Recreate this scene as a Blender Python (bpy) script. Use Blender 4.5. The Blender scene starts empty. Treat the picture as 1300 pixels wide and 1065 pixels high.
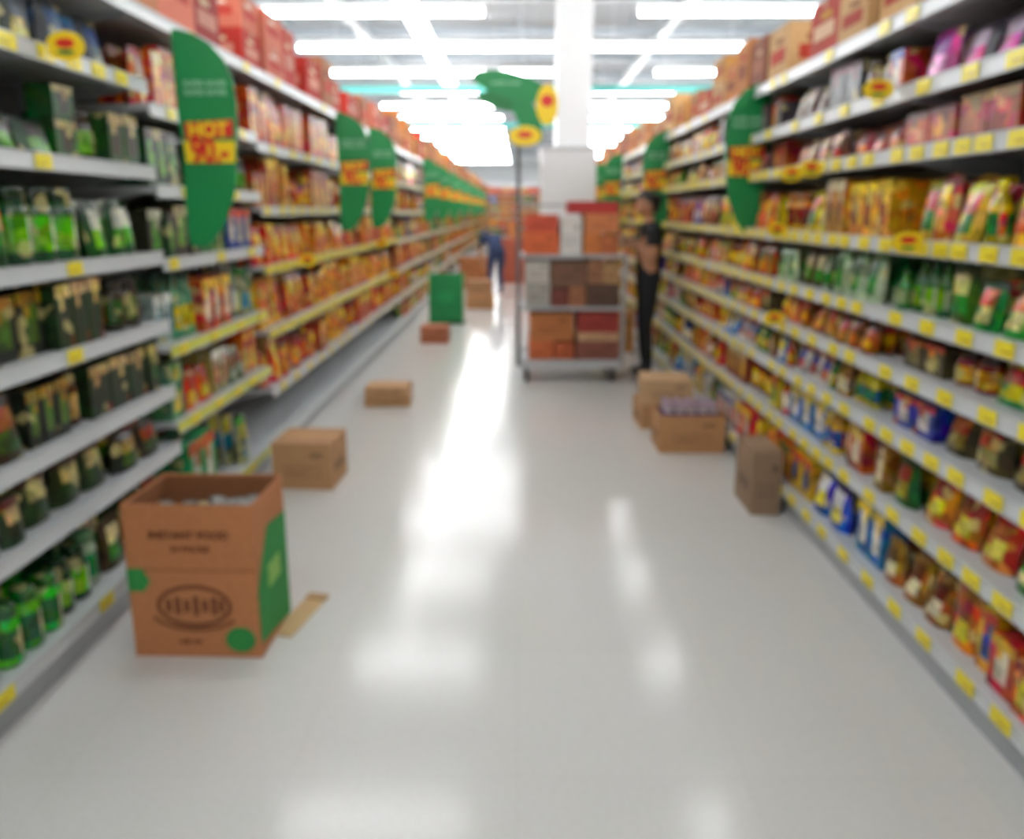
import bpy, bmesh, math, random
from mathutils import Vector, Matrix
R = random.Random(23)
sc = bpy.context.scene
sc.view_settings.view_transform = 'Standard'
sc.view_settings.look = 'None'
sc.view_settings.exposure = 0.0

# ------------------------------------------------------------ colours / materials
def lin(h, a=1.0):
    h = h.lstrip('#')
    o = []
    for i in (0, 2, 4):
        c = int(h[i:i+2], 16) / 255
        o.append(c/12.92 if c <= .04045 else ((c+.055)/1.055)**2.4)
    return (o[0], o[1], o[2], a)

def mat(name, col, rough=.5, metal=0, noise=0.0, nscale=8, coat=0):
    m = bpy.data.materials.new(name); m.use_nodes = True
    nt = m.node_tree; b = nt.nodes['Principled BSDF']
    c = lin(col)
    b.inputs['Base Color'].default_value = c
    b.inputs['Roughness'].default_value = rough
    b.inputs['Metallic'].default_value = metal
    b.inputs['Coat Weight'].default_value = coat
    if noise > 0:
        tc = nt.nodes.new('ShaderNodeTexCoord'); n = nt.nodes.new('ShaderNodeTexNoise')
        n.inputs['Scale'].default_value = nscale; n.inputs['Detail'].default_value = 4
        mx = nt.nodes.new('ShaderNodeMix'); mx.data_type = 'RGBA'
        mx.inputs[6].default_value = tuple(x*(1-noise) for x in c[:3])+(1,)
        mx.inputs[7].default_value = tuple(min(1, x*(1+noise)) for x in c[:3])+(1,)
        nt.links.new(tc.outputs['Object'], n.inputs['Vector'])
        nt.links.new(n.outputs['Fac'], mx.inputs[0])
        nt.links.new(mx.outputs[2], b.inputs['Base Color'])
    return m

def vcmat(name, rough, noise=.18, coat=0.0, pattern=0.0):
    m = bpy.data.materials.new(name); m.use_nodes = True
    nt = m.node_tree; b = nt.nodes['Principled BSDF']; LK = nt.links.new
    at = nt.nodes.new('ShaderNodeAttribute'); at.attribute_name = 'Col'
    tc = nt.nodes.new('ShaderNodeTexCoord')
    n = nt.nodes.new('ShaderNodeTexNoise'); n.inputs['Scale'].default_value = 45; n.inputs['Detail'].default_value = 3
    mr = nt.nodes.new('ShaderNodeMapRange')
    mr.inputs['From Min'].default_value = .3; mr.inputs['From Max'].default_value = .7
    mr.inputs['To Min'].default_value = 1-noise; mr.inputs['To Max'].default_value = 1+noise
    vm = nt.nodes.new('ShaderNodeVectorMath'); vm.operation = 'SCALE'
    LK(tc.outputs['Object'], n.inputs['Vector'])
    LK(n.outputs['Fac'], mr.inputs['Value'])
    LK(at.outputs['Color'], vm.inputs[0]); LK(mr.outputs['Result'], vm.inputs['Scale'])
    src = vm.outputs['Vector']
    if pattern:
        # printed artwork: irregular patches of varied ink colours
        vo = nt.nodes.new('ShaderNodeTexVoronoi'); vo.inputs['Scale'].default_value = 26
        LK(tc.outputs['Object'], vo.inputs['Vector'])
        sx = nt.nodes.new('ShaderNodeSeparateColor'); LK(vo.outputs['Color'], sx.inputs[0])
        hs = nt.nodes.new('ShaderNodeHueSaturation'); LK(src, hs.inputs['Color'])
        m1 = nt.nodes.new('ShaderNodeMapRange'); m1.inputs['To Min'].default_value = .5-.03*pattern; m1.inputs['To Max'].default_value = .5+.06*pattern
        m2 = nt.nodes.new('ShaderNodeMapRange'); m2.inputs['To Min'].default_value = 1-.65*pattern; m2.inputs['To Max'].default_value = 1+.4*pattern
        m3 = nt.nodes.new('ShaderNodeMapRange'); m3.inputs['To Min'].default_value = 1-.1*pattern; m3.inputs['To Max'].default_value = 1+.35*pattern
        LK(sx.outputs[0], m1.inputs['Value']); LK(sx.outputs[1], m2.inputs['Value']); LK(sx.outputs[2], m3.inputs['Value'])
        LK(m1.outputs[0], hs.inputs['Hue']); LK(m2.outputs[0], hs.inputs['Value']); LK(m3.outputs[0], hs.inputs['Saturation'])
        gt = nt.nodes.new('ShaderNodeMath'); gt.operation = 'GREATER_THAN'; gt.inputs[1].default_value = .94
        LK(sx.outputs[0], gt.inputs[0])
        mx = nt.nodes.new('ShaderNodeMix'); mx.data_type = 'RGBA'; mx.inputs[7].default_value = lin('#dccb86')
        mu = nt.nodes.new('ShaderNodeMath'); mu.operation = 'MULTIPLY'; mu.inputs[1].default_value = .7*pattern
        LK(gt.outputs[0], mu.inputs[0]); LK(mu.outputs[0], mx.inputs[0]); LK(hs.outputs[0], mx.inputs[6])
        src = mx.outputs[2]
    LK(src, b.inputs['Base Color'])
    b.inputs['Roughness'].default_value = rough
    b.inputs['Coat Weight'].default_value = coat
    return m

M_print = vcmat('printed_packaging', .42, .2, 0, .8)
M_foil = vcmat('foil_pouch', .32, .2, 0, .9)
M_glass = vcmat('glazed_jar', .2, .1, .2, .8)
M_board = vcmat('corrugated_cardboard', .75, .08)
M_metal = vcmat('painted_shelf_metal', .35, .03)
M_sign = vcmat('sign_plastic', .4, .02)
M_black = mat('black_cloth', '#15161a', .8, noise=.2, nscale=30)
M_blue = mat('navy_cloth', '#26365a', .8, noise=.2, nscale=30)
M_skin = mat('skin', '#b98462', .5, noise=.05)
M_hair = mat('hair', '#120d0b', .45, noise=.3, nscale=60)
M_white = mat('eye_white', '#eeeeea', .3)
M_lip = mat('lips', '#9a4a44', .5)
M_shoe = mat('shoe', '#2a2a2e', .6)

# ------------------------------------------------------------ mesh builder
class MB:
    def __init__(s): s.v = []; s.f = []; s.c = []
    def add(s, vs, fs, cs):
        o = len(s.v); s.v.extend(vs)
        for i, f in enumerate(fs):
            s.f.append(tuple(o+k for k in f)); s.c.append(cs[i] if isinstance(cs, list) else cs)
    def box(s, x0, x1, y0, y1, z0, z1, c):
        vs = [(x0,y0,z0),(x1,y0,z0),(x1,y1,z0),(x0,y1,z0),(x0,y0,z1),(x1,y0,z1),(x1,y1,z1),(x0,y1,z1)]
        s.add(vs, [(0,3,2,1),(4,5,6,7),(0,1,5,4),(1,2,6,5),(2,3,7,6),(3,0,4,7)], c)
    def cyl(s, p0, p1, r, c, n=10):
        p0 = Vector(p0); p1 = Vector(p1); d = (p1-p0).normalized()
        u = d.orthogonal().normalized(); w = d.cross(u)
        vs = []
        for p in (p0, p1):
            for i in range(n):
                a = 2*math.pi*i/n; vs.append(tuple(p+u*r*math.cos(a)+w*r*math.sin(a)))
        fs = [(i, (i+1) % n, n+(i+1) % n, n+i) for i in range(n)]
        fs += [tuple(range(n-1, -1, -1)), tuple(range(n, 2*n))]
        s.add(vs, fs, c)
    def obj(s, name, m, parent=None, smooth=False, bevel=0, loc=None, rot=None):
        me = bpy.data.meshes.new(name); me.from_pydata(s.v, [], s.f); me.update()
        ca = me.color_attributes.new('Col', 'FLOAT_COLOR', 'CORNER')
        buf = []
        for i, p in enumerate(s.f): buf.extend(list(s.c[i])*len(p))
        ca.data.foreach_set('color', buf)
        if smooth: me.polygons.foreach_set('use_smooth', [True]*len(me.polygons))
        me.materials.append(m)
        o = bpy.data.objects.new(name, me); sc.collection.objects.link(o)
        if parent: o.parent = parent
        if bevel:
            b = o.modifiers.new('bevel', 'BEVEL'); b.width = bevel; b.segments = 2; b.limit_method = 'ANGLE'
        if loc: o.location = loc
        if rot: o.rotation_euler = rot
        return o

def empty(name, loc=(0,0,0), rot=(0,0,0)):
    e = bpy.data.objects.new(name, None); sc.collection.objects.link(e)
    e.location = loc; e.rotation_euler = rot; e.empty_display_size = .1
    return e

# ------------------------------------------------------------ products
def varc(c, a=.15):
    k = .86*(1+R.uniform(-a, a)); g = .3*c[0]+.5*c[1]+.2*c[2]
    return tuple(max(0.004, (g+(x-g)*1.15)*k) for x in c[:3])+(1,)

def item_box(b, T, a, d, z, w, dp, h, pal, lod):
    body, label, acc, cap = pal
    nx, nz = (4, 5) if lod == 0 else (2, 3)
    vs = []; fs = []; cs = []
    for j in range(nz+1):
        for i in range(nx+1):
            vs.append(T(a+w*i/nx, d, z+h*j/nz))
    for j in range(nz):
        for i in range(nx):
            k = j*(nx+1)+i; fs.append((k, k+1, k+nx+2, k+nx+1))
            if lod:
                c = (body, label, acc)[j] if i == 0 or R.random() < .6 else body
            elif j == nz-1: c = acc
            elif 1 <= j <= 2 and 1 <= i <= 2: c = label
            elif j == 3 and i in (1, 2): c = acc if (i+int(a*100)) % 2 else label
            elif j == 0 and i == nx-1: c = cap
            else: c = body
            cs.append(c)
    o = len(vs)
    vs += [T(a, d, z), T(a+w, d, z), T(a+w, d, z+h), T(a, d, z+h), T(a, d+dp, z), T(a+w, d+dp, z), T(a+w, d+dp, z+h), T(a, d+dp, z+h)]
    fs += [(o, o+4, o+7, o+3), (o+1, o+5, o+6, o+2), (o+3, o+2, o+6, o+7), (o+4, o+5, o+6, o+7), (o, o+1, o+5, o+4)]
    cs += [body, body, body, body, body]
    b.add(vs, fs, cs)

def item_pouch(b, T, a, d, z, w, dp, h, pal, lod):
    body, label, acc, cap = pal
    nx, nz = (5, 6) if lod == 0 else (2, 3)
    vs = []; fs = []; cs = []
    lean = R.uniform(-.01, .03); roll = R.uniform(-.02, .02)
    for side in (0, 1):
        for j in range(nz+1):
            t = j/nz
            th = (.75+.5*t-1.1*t*t) if t < .9 else 0.02
            for i in range(nx+1):
                s = 2*i/nx-1
                bul = max(0, 1-s*s)**.5*max(.02, th)*dp*.62
                dd = d+dp/2+lean*t+(-bul if side == 0 else bul)
                ww = w*(1-.08*math.sin(t*math.pi))
                vs.append(T(a+w/2+s*ww/2+roll*t, dd, z+h*t*(1-.03*s*s*t)))
    st = (nx+1)*(nz+1)
    for side in (0, 1):
        for j in range(nz):
            for i in range(nx):
                k = side*st+j*(nx+1)+i; fs.append((k, k+1, k+nx+2, k+nx+1))
                if side or lod: c = (body, label, acc)[j % 3] if lod else body
                elif j == nz-1: c = cap
                elif j in (3, 4) and 1 <= i <= 3: c = acc
                elif j in (1, 2) and 1 <= i <= 3: c = label if (i != 3 or j == 1) else body
                else: c = body
                cs.append(c)
    b.add(vs, fs, cs)

def lathe(b, T, a, d, z, prof, cols, n, acc=None):
    vs = []; fs = []; cs = []
    for r, zz in prof:
        for i in range(n):
            an = 2*math.pi*i/n
            vs.append(T(a+r*math.cos(an), d+r*math.sin(an), z+zz))
    for j in range(len(prof)-1):
        for i in range(n):
            fs.append((j*n+i, j*n+(i+1) % n, (j+1)*n+(i+1) % n, (j+1)*n+i))
            c = cols[j]
            if acc and c is cols[acc[0]] and i % 4 == 1: c = acc[1]
            cs.append(c)
    m = (len(prof)-1)*n
    fs.append(tuple(range(m, m+n))); cs.append(cols[-1])
    b.add(vs, fs, cs)

def item_bottle(b, T, a, d, z, w, dp, h, pal, lod):
    body, label, acc, cap = pal; r = w*.46; n = 10 if lod == 0 else 6
    prof = [(r*.9, 0), (r, .02*h), (r, .15*h), (r*1.01, .5*h), (r*.98, .58*h), (r*.45, .78*h), (r*.38, .86*h), (r*.46, .87*h), (r*.44, h)]
    lathe(b, T, a+w/2, d+w/2, z, prof, [body, body, label, body, body, body, cap, cap], n, (2, acc))

def item_jar(b, T, a, d, z, w, dp, h, pal, lod):
    body, label, acc, cap = pal; r = w*.47; n = 12 if lod == 0 else 6
    prof = [(r*.85, 0), (r, .04*h), (r, .16*h), (r*1.01, .62*h), (r*.98, .72*h), (r*.8, .8*h), (r*.86, .81*h), (r*.86, .97*h), (r*.8, h)]
    lathe(b, T, a+w/2, d+w/2, z, prof, [body, body, label, body, body, cap, cap, cap], n, (2, acc))

def item_carton(b, T, a, d, z, w, dp, h, pal, lod):
    body, label, acc, cap = pal
    vs = [T(a+x*w, d+y*dp, z+q*h) for q in (0, 1) for y in (0, 1) for x in (0, 1)]
    b.add(vs, [(0, 1, 3, 2), (4, 5, 7, 6), (0, 1, 5, 4), (2, 3, 7, 6), (0, 2, 6, 4), (1, 3, 7, 5)], body)
    e = -.002
    def patch(x0, x1, z0, z1, c):
        b.add([T(a+x0*w, d+e, z+z0*h), T(a+x1*w, d+e, z+z0*h), T(a+x1*w, d+e, z+z1*h), T(a+x0*w, d+e, z+z1*h)], [(0, 1, 2, 3)], c)
        if lod == 0:
            b.add([T(a+e, d+x0*dp, z+z0*h), T(a+e, d+x1*dp, z+z0*h), T(a+e, d+x1*dp, z+z1*h), T(a+e, d+x0*dp, z+z1*h)], [(0, 1, 2, 3)], c)
    patch(.15, .85, .35, .6, label); patch(.25, .6, .68, .78, acc); patch(.44, .56, .84, 1, cap)

KIND = {'box': (item_box, (.07, .17), 'food_boxes'), 'pouch': (item_pouch, (.12, .2), 'snack_pouches'),
        'bottle': (item_bottle, (.065, .09), 'sauce_bottles'), 'jar': (item_jar, (.085, .13), 'food_jars'),
        'carton': (item_carton, (.26, .42), 'overstock_cartons')}
KM = {'box': M_print, 'pouch': M_foil, 'bottle': M_glass, 'jar': M_glass, 'carton': M_board}
def P(*a): return [tuple(lin(x) for x in p.split()) for p in a]
PAL = {
 'darkjar': P('#22301d #3f5f2b #cdb07a #2a1b12', '#1b2219 #56742f #b08a50 #191512', '#2c3a20 #2f4a26 #d8c79a #4a2018', '#30261c #3c5a30 #a33a2a #201a14', '#233a1e #222d1a #d9b98a #6d1f1c', '#3a3a24 #6a7a3a #d8c8a0 #2a2018', '#5a2420 #c8a878 #2f5226 #3a1814'),
 'green': P('#2f8a2c #dfe8d0 #174d1b #12330f', '#4faf38 #1c5a20 #e6e2c0 #2b6b20', '#1c5222 #7fbf3a #f0f0e0 #0f2f12', '#2a6f28 #b8432c #e9e3c8 #1a3516', '#6cb040 #2a6a28 #f2f0e0 #3a7a28', '#b8c8a8 #2f8f3a #1f5f28 #80a078', '#4a3a28 #3f8f30 #e8d8b0 #3a2a1c', '#1f4a20 #2f7a30 #c84a30 #163016'),
 'greendk': P('#1e4a1e #6da83a #2b1a10 #122812', '#274f22 #2b2016 #cdb98a #163016', '#2a2a1c #4f8f2f #c8c8b0 #1c1c14', '#3f8028 #1f3f1c #e0dcc0 #2a5a20', '#3a2c20 #7aa848 #c8b890 #2a1c14'),
 'bluedk': P('#20242e #39536e #b8b49a #14161c', '#2b3030 #6d7f86 #3d5f86 #1a1c20', '#3a3d33 #1d2024 #9aa0a0 #232820', '#24301f #c7b15a #49525c #181a1a', '#24406a #c8ccd0 #30343c #1a2a44'),
 'redyel': P('#d32a1c #f0a62a #f6dc5a #9e1812', '#e0821c #d1261b #f7d24a #a51d16', '#e3281f #f4bf3a #ffe080 #c02a18', '#b8201a #e9941f #e8b070 #701410', '#efa61c #c5241b #d23a20 #f0b83a', '#c8301c #b02018 #f4d84a #e0b030', '#c81c18 #e86a20 #f0c040 #901410'),
 'gold': P('#c9801a #7a1d14 #efc04a #4a160e', '#b3561e #e8a83e #8f1f16 #e8b840', '#dc961a #a8321c #f7d066 #8a3014', '#9a2a18 #d98a30 #f0bf50 #5a1c10', '#b8281c #e0941c #f0c040 #701810'),
 'orange': P('#d4511f #f2b24a #9c2416 #7f2a12', '#c9381d #eea840 #e9d0a0 #90301a', '#b8352a #e57a30 #f0c890 #7c1e18', '#d84020 #e8b850 #903018 #a82818'),
 'pale': P('#a8b8b0 #3a7f8f #e8ebe4 #2f8f5a', '#a8a884 #3793af #e6d24a #4a8f3a', '#8fa090 #dfe6e2 #3f7a3a #b9bcb4', '#a2976a #c24a3a #e8e8e0 #567a8c', '#6f9e7a #e0c040 #2a8a40 #5a7a6a', '#5a6a4a #c8d0c0 #a84a30 #3f5f4a', '#3f8f58 #d8dcd0 #c8402c #2a6a40'),
 'mix': P('#a8501f #e0b050 #3f6a2c #6a2a14', '#8a2f1f #e8b33a #ead8b0 #401812', '#3f7a2f #e0d880 #b0342a #20401c', '#b97a3a #7a3a20 #e8dcc0 #8a6a3a', '#5a3a2a #c89050 #d9b02a #3a2a20', '#b82838 #ecd9c8 #e0a030 #601c28', '#c85a1c #f0d050 #2f6a34 #803818', '#4a4030 #98885a #c84428 #3a3228', '#245a9a #e8dcc0 #d04030 #20385a', '#c8a878 #b84a30 #4a7a3a #a87858', '#1c6a3a #f0d870 #e0b028 #1a4a30', '#d83a20 #f4d04a #a82818 #902818'),
 'colour': P('#c03a28 #f0e4d0 #e8b020 #801c14', '#1c50b0 #f0d83a #e8e8e8 #1a2c5a', '#e8b810 #2a5a9a #d03a24 #b08010', '#2a8a34 #f0e8a8 #d8502a #204a20', '#a8744a #e8dcc0 #6a3018 #8a6238', '#d8d4cc #c8302a #2a5aa0 #b82a24', '#6a3020 #e0a030 #3a6a30 #4a2014', '#d8601c #f4e06a #a82a1c #a04818', '#1c80b8 #f0e8d8 #e0c030 #206a80', '#e8c820 #2a8a38 #2a5aa0 #c8a020', '#2c6a30 #c8b860 #8a3a20 #1a3a1c'),
 'redwhite': P('#d6d0ca #c22f2c #e9e4df #b0202a', '#d42e2a #efe9e2 #e0bf30 #8e1a1a', '#2a8436 #e8dc50 #d2402c #d4c030', '#c5202a #f2ece6 #3a4a8a #80182a', '#e0c020 #2a8a2a #c83028 #e8d840', '#3a50a0 #e8e0d8 #d03038 #c02830', '#3f8a30 #f0e8d0 #c82c28 #2a6020'),
 'greenbot': P('#2f6a2a #8fbf4a #d8dcb8 #1a4a1a', '#3f8f30 #cfd8a0 #6d9a3a #2a5a20', '#5f7a3a #c4cc90 #2f6f2f #3f7a30', '#638828 #286c24 #efe8c0 #2f5a24', '#3a5a20 #2f8a38 #d0c890 #2a3a18'),
 'yelorange': P('#f0c010 #c23a1c #f2d363 #d8a010', '#d8541f #f0b32a #8a1c14 #a83a14', '#d0341f #f0901c #f6d696 #8e1c12', '#e0981c #7f2a18 #f4cc5a #a86010', '#8a4a2a #e0985a #c02a1c #5a2c18', '#d8402c #f4b890 #f0c030 #902020', '#e8c810 #38803a #d83820 #e8d830'),
 'maroon': P('#9f2428 #c85a4a #d8a880 #5a1418', '#b8242a #d89070 #6a1a20 #701c20', '#6a3a34 #b83a34 #c8a080 #43201c', '#b03028 #e4c2a0 #3f5a30 #701a18', '#4a2a28 #a87a68 #c83030 #301a18', '#986a4a #d8b898 #a02828 #6a4a40'),
 'pink': P('#c8389a #e8a0d8 #7a2a8a #8a2a70', '#a82a8c #d880c8 #ecc0e4 #6a2070', '#8a2f98 #eac0ec #c8409a #5c2468', '#d850a8 #f0c0e4 #8a2878 #a03a80', '#2c2a34 #c850a0 #b0a0b0 #201c28'),
 'grey': P('#3a3c40 #6a6a6c #8a5a6a #2a2a2c', '#4a4448 #88807c #5a3a4a #302c30', '#302f33 #5c6268 #b0a8a0 #222226', '#5a3a34 #8a7a70 #c8bcb0 #38241f', '#5a4a4c #988a88 #302828 #4a3c3c'),
 'redcart': P('#c84236 #e0b0a0 #8a201c #d8c0a0', '#b83a30 #d89a88 #e8d0b0 #c8a888', '#d05a48 #e8c8b8 #942a22 #d0b090', '#b87a5a #c84a3a #7a2018 #d8c0a0', '#9f3530 #c89080 #e0c8a8 #b89878', '#d8806a #c84a40 #f0e0d0 #c0a090'),
 'browno': P('#c8824a #8a4a28 #b83a24 #d8b088', '#c5783a #e0a060 #8a3a20 #d0a070', '#d09c60 #a84a2a #6a3018 #d8b88c', '#b8804c #c85a3a #703a20 #c8a078', '#8c5440 #b87a60 #d0a888 #a88060', '#d8b080 #b04030 #8a5a38 #e0c8a0', '#b8483a #e8c8a8 #d8a850 #c89878'),
}
ALLP = [p for k in ('mix', 'colour', 'yelorange', 'redwhite') for p in PAL[k]]
def sideT(side, xf):
    if side < 0: return lambda a, d, z: (-(xf+d), a, z)
    return lambda a, d, z: (xf+d, a, z)

BLD = {}
def fill(side, xf, y0, y1, z, gap, kinds, pal, depth, dens=1.0, hs=(.72, .92), stray=.12, T=None):
    T = T or sideT(side, xf)
    y = y0+.02
    while y < y1-.06:
        k = R.choice(kinds); fn, (w0, w1), _ = KIND[k]
        lod = 0 if y < 9.5 else 1
        w = R.uniform(w0, w1)
        if lod and k != 'carton': w *= 1.2
        if k == 'bottle': w = min(w, gap*.36)
        h = gap*R.uniform(*hs)
        if k == 'jar': h = min(h, w*1.9)
        if k == 'box': h = min(h, w*2.4)
        if k == 'pouch': h = min(h, w*1.7)
        pl = R.choice(PAL[pal]); n = R.randint(1, 3) if k != 'carton' else 1
        if k != 'carton' and R.random() < stray: pl = R.choice(ALLP)
        if y > 12: n = 1 if k == 'carton' else R.randint(1, 2)
        pl = tuple(varc(c) for c in pl)
        if R.random() > dens: y += w*R.randint(1, 2); continue
        dd0 = R.uniform(.0, .05)+.012
        b = BLD.setdefault((side, k), MB())
        for i in range(n):
            if y+w > y1-.01: break
            if k == 'carton':
                fn(b, T, y, dd0, z, w-.01, min(depth-.07, .36), h, pl, lod)
                if h < gap*.55 and R.random() < .8:
                    fn(b, T, y+.01, dd0, z+h+.001, w-.03, min(depth-.09, .33), gap*.98-h, tuple(varc(c) for c in R.choice(PAL[pal])), lod)
            else:
                dp = w if k in ('bottle', 'jar') else (R.uniform(.05, .08) if k == 'pouch' else R.uniform(.05, .1))
                rows = 3 if y < 5 else (2 if lod == 0 else 1)
                for r in range(rows):
                    if dd0+(r+1)*(dp+.006) > depth-.03: break
                    fn(b, T, y+R.uniform(-.002, .002), dd0+r*(dp+.006), z, w-.008, dp, h*(1+R.uniform(-.02, .02)), pl, lod if r == 0 else 1)
                if k == 'box' and h < gap*.62 and not lod:
                    fn(b, T, y, dd0, z+h*1.021, w-.01, dp, (gap*.9-h)*.9, pl, lod)
            y += w+.003
        y += R.uniform(.0, .02)

# ------------------------------------------------------------ shelving
WHT = lin('#c9cdcf'); GRY = lin('#a7abae'); DGR = lin('#8b8f92'); YEL = lin('#f2e02a'); YG = lin('#d9dc50'); RAIL = lin('#d5d9da'); RAILY = lin('#e2da62')
SH = {-1: MB(), 1: MB()}; TAG = {-1: MB(), 1: MB()}
XF = {-1: 1.48, 1: 1.34}; XB = {-1: 1.43, 1: 1.29}; BACK = {-1: 2.0, 1: 1.86}
def sbox(b, side, x0, x1, y0, y1, z0, z1, c):
    if side < 0: x0, x1 = -x1, -x0
    b.box(x0, x1, y0, y1, z0, z1, c)
def tag(side, xf, y, z, w, c, h=.045):
    b = TAG[side]
    sbox(b, side, xf-.011, xf-.0075, y, y+w, z, z+h, c)
    sbox(b, side, xf-.0125, xf-.0112, y+.1*w, y+.6*w, z+h*.3, z+h*.4, lin('#b0882a'))
def bay(side, y0, y1, levels):
    b = SH[side]; xf = XF[side]; xb = XB[side]; bk = BACK[side]
    sbox(b, side, bk, bk+.02, y0, y1, .0, levels[-1]['z']+.12, DGR)
    for k in range(5):
        zz = .35+k*.42; sbox(b, side, bk-.003, bk, y0+.06, y1-.02, zz, zz+.01, GRY)
    sbox(b, side, bk-.03, bk+.02, y0-.02, y0+.02, 0, 2.3, GRY)
    for k, L in enumerate(levels):
        z = L['z']; f = xb if k == 0 else xf
        if k == 0:
            sbox(b, side, f+.03, bk, y0, y1, 0, z-.03, GRY)
            sbox(b, side, f, bk, y0, y1, z-.03, z, WHT)
        else:
            sbox(b, side, f, bk, y0+.002, y1-.002, z-.022, z, WHT)
            for yy in (y0+.006, y1-.012):
                vs = []
                for xx, zz in ((f+.05, z-.022), (bk, z-.022), (bk, z-.12), (f+.1, z-.04)):
                    for q in (0, .006): vs.append((side*xx, yy+q, zz))
                b.add(vs, [(0, 2, 4, 6), (1, 3, 5, 7), (0, 1, 3, 2), (2, 3, 5, 4), (4, 5, 7, 6), (6, 7, 1, 0)], GRY)
        rc = {'w': RAIL, 'y': RAILY, 'g': YG}[L.get('rail', 'w')]
        sbox(b, side, f-.004, f, y0+.001, y1-.001, z-.045, z+.008, rc)
        sbox(b, side, f-.009, f-.004, y0+.001, y1-.001, z-.047, z-.041, WHT)
        sbox(b, side, f-.009, f-.004, y0+.001, y1-.001, z+.003, z+.008, WHT)
        sp = L.get('tags', .3); y = y0+R.uniform(.03, min(sp, 1.3)*.6) if sp < 5 else y1
        while y < y1-.1:
            tag(side, f, y, z-.042, .085, YEL)
            y += sp*R.uniform(.8, 1.25)
        if not L.get('k'): continue
        gap = (levels[k+1]['z']-z-.05) if k+1 < len(levels) else L.get('gap', .38)
        fill(side, f+.01, y0+.01, y1-.01, z+.001, gap, L['k'], L['p'], bk-f-.03, L.get('dens', 1), L.get('hs', (.7, .95)), L.get('stray', .12))

Lnear = lambda: [
 dict(z=.15, k=['pouch', 'pouch', 'jar'], p='green', tags=.9, stray=.05), dict(z=.466, k=['jar', 'pouch', 'pouch'], p='darkjar', tags=9, stray=.05),
 dict(z=.716, k=['jar', 'pouch', 'box'], p='darkjar', tags=9, stray=.05), dict(z=1.0, k=['jar', 'box'], p='darkjar', tags=1.2, stray=.1),
 dict(z=1.283, k=['pouch', 'pouch', 'pouch', 'jar'], p='green', tags=1.1, stray=.1), dict(z=1.62, k=['pouch', 'jar', 'box'], p='greendk', tags=.9, dens=.8, hs=(.4, .8)),
 dict(z=1.95, k=['pouch'], p='bluedk', tags=.16, stray=.03), dict(z=2.23, k=['carton', 'carton'], p='redcart', tags=.8, gap=.42, hs=(.6, .95))]
L2 = lambda: [
 dict(z=.13, k=['box', 'pouch'], p='pale', rail='g', tags=.4, dens=.8), dict(z=.547, k=['box', 'bottle', 'pouch'], p='pale', rail='g', tags=.3, hs=(.45, .8)),
 dict(z=.88, k=['bottle', 'box', 'pouch'], p='pale', rail='g', tags=.3), dict(z=1.25, k=['pouch', 'box'], p='greendk', tags=.5),
 dict(z=1.55, k=['box', 'jar'], p='greendk', tags=.5), dict(z=1.87, k=['box', 'pouch'], p='orange', tags=.3),
 dict(z=2.23, k=['carton'], p='redcart', tags=.8, gap=.45, hs=(.6, .95))]
L3 = lambda: [
 dict(z=.13, k=[], p='mix', tags=9), dict(z=.40, k=['box', 'jar', 'pouch'], p='redyel', tags=.35, stray=.02), dict(z=.75, k=['box', 'pouch'], p='redyel', tags=.2, rail='y', stray=.02),
 dict(z=1.13, k=['box', 'pouch'], p='redyel', tags=.2, rail='y', stray=.02), dict(z=1.47, k=['box', 'jar'], p='gold', tags=.25, stray=.02), dict(z=1.83, k=['box', 'pouch'], p='orange', tags=.4, stray=.02),
 dict(z=2.23, k=['carton'], p='redcart', tags=.8, gap=.4, hs=(.45, .95))]
L4 = lambda: [
 dict(z=.13, k=['box'] if R.random() < .4 else [], p='mix', tags=9), dict(z=.40, k=['box', 'jar'], p=R.choice(['mix', 'redyel', 'colour']), tags=.35), dict(z=.75, k=['box', 'pouch'], p=R.choice(['mix', 'orange', 'redyel']), tags=.35),
 dict(z=1.1, k=['box', 'pouch'], p=R.choice(['mix', 'green', 'redyel']), tags=.35), dict(z=1.45, k=['box', 'jar'], p=R.choice(['mix', 'gold']), tags=.4), dict(z=1.8, k=['box', 'pouch'], p='mix', tags=.4),
 dict(z=2.2, k=['carton'], p='browno', tags=9, gap=.5, hs=(.4, .95))]
Rnear = lambda: [
 dict(z=.15, k=['box', 'pouch', 'box'], p='colour', tags=.2, stray=0), dict(z=.415, k=['box', 'pouch', 'pouch'], p='colour', tags=.17, stray=0),
 dict(z=.68, k=['pouch', 'pouch', 'box'], p='redwhite', tags=.17), dict(z=.90, k=['pouch', 'box', 'jar'], p='mix', tags=.2),
 dict(z=1.10, k=['bottle', 'bottle', 'pouch'], p='greenbot', tags=.2, rail='w'), dict(z=1.35, k=['pouch', 'pouch', 'bottle', 'box'], p='yelorange', tags=.13, rail='w', stray=.0),
 dict(z=1.66, k=['box', 'box', 'jar'], p='maroon', tags=.13, rail='w', stray=.05), dict(z=1.87, k=['pouch'], p='pink', tags=.25, stray=0),
 dict(z=2.12, k=['pouch', 'carton'], p='grey', tags=.5, gap=.3, hs=(.5, .9), stray=0)]
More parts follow.
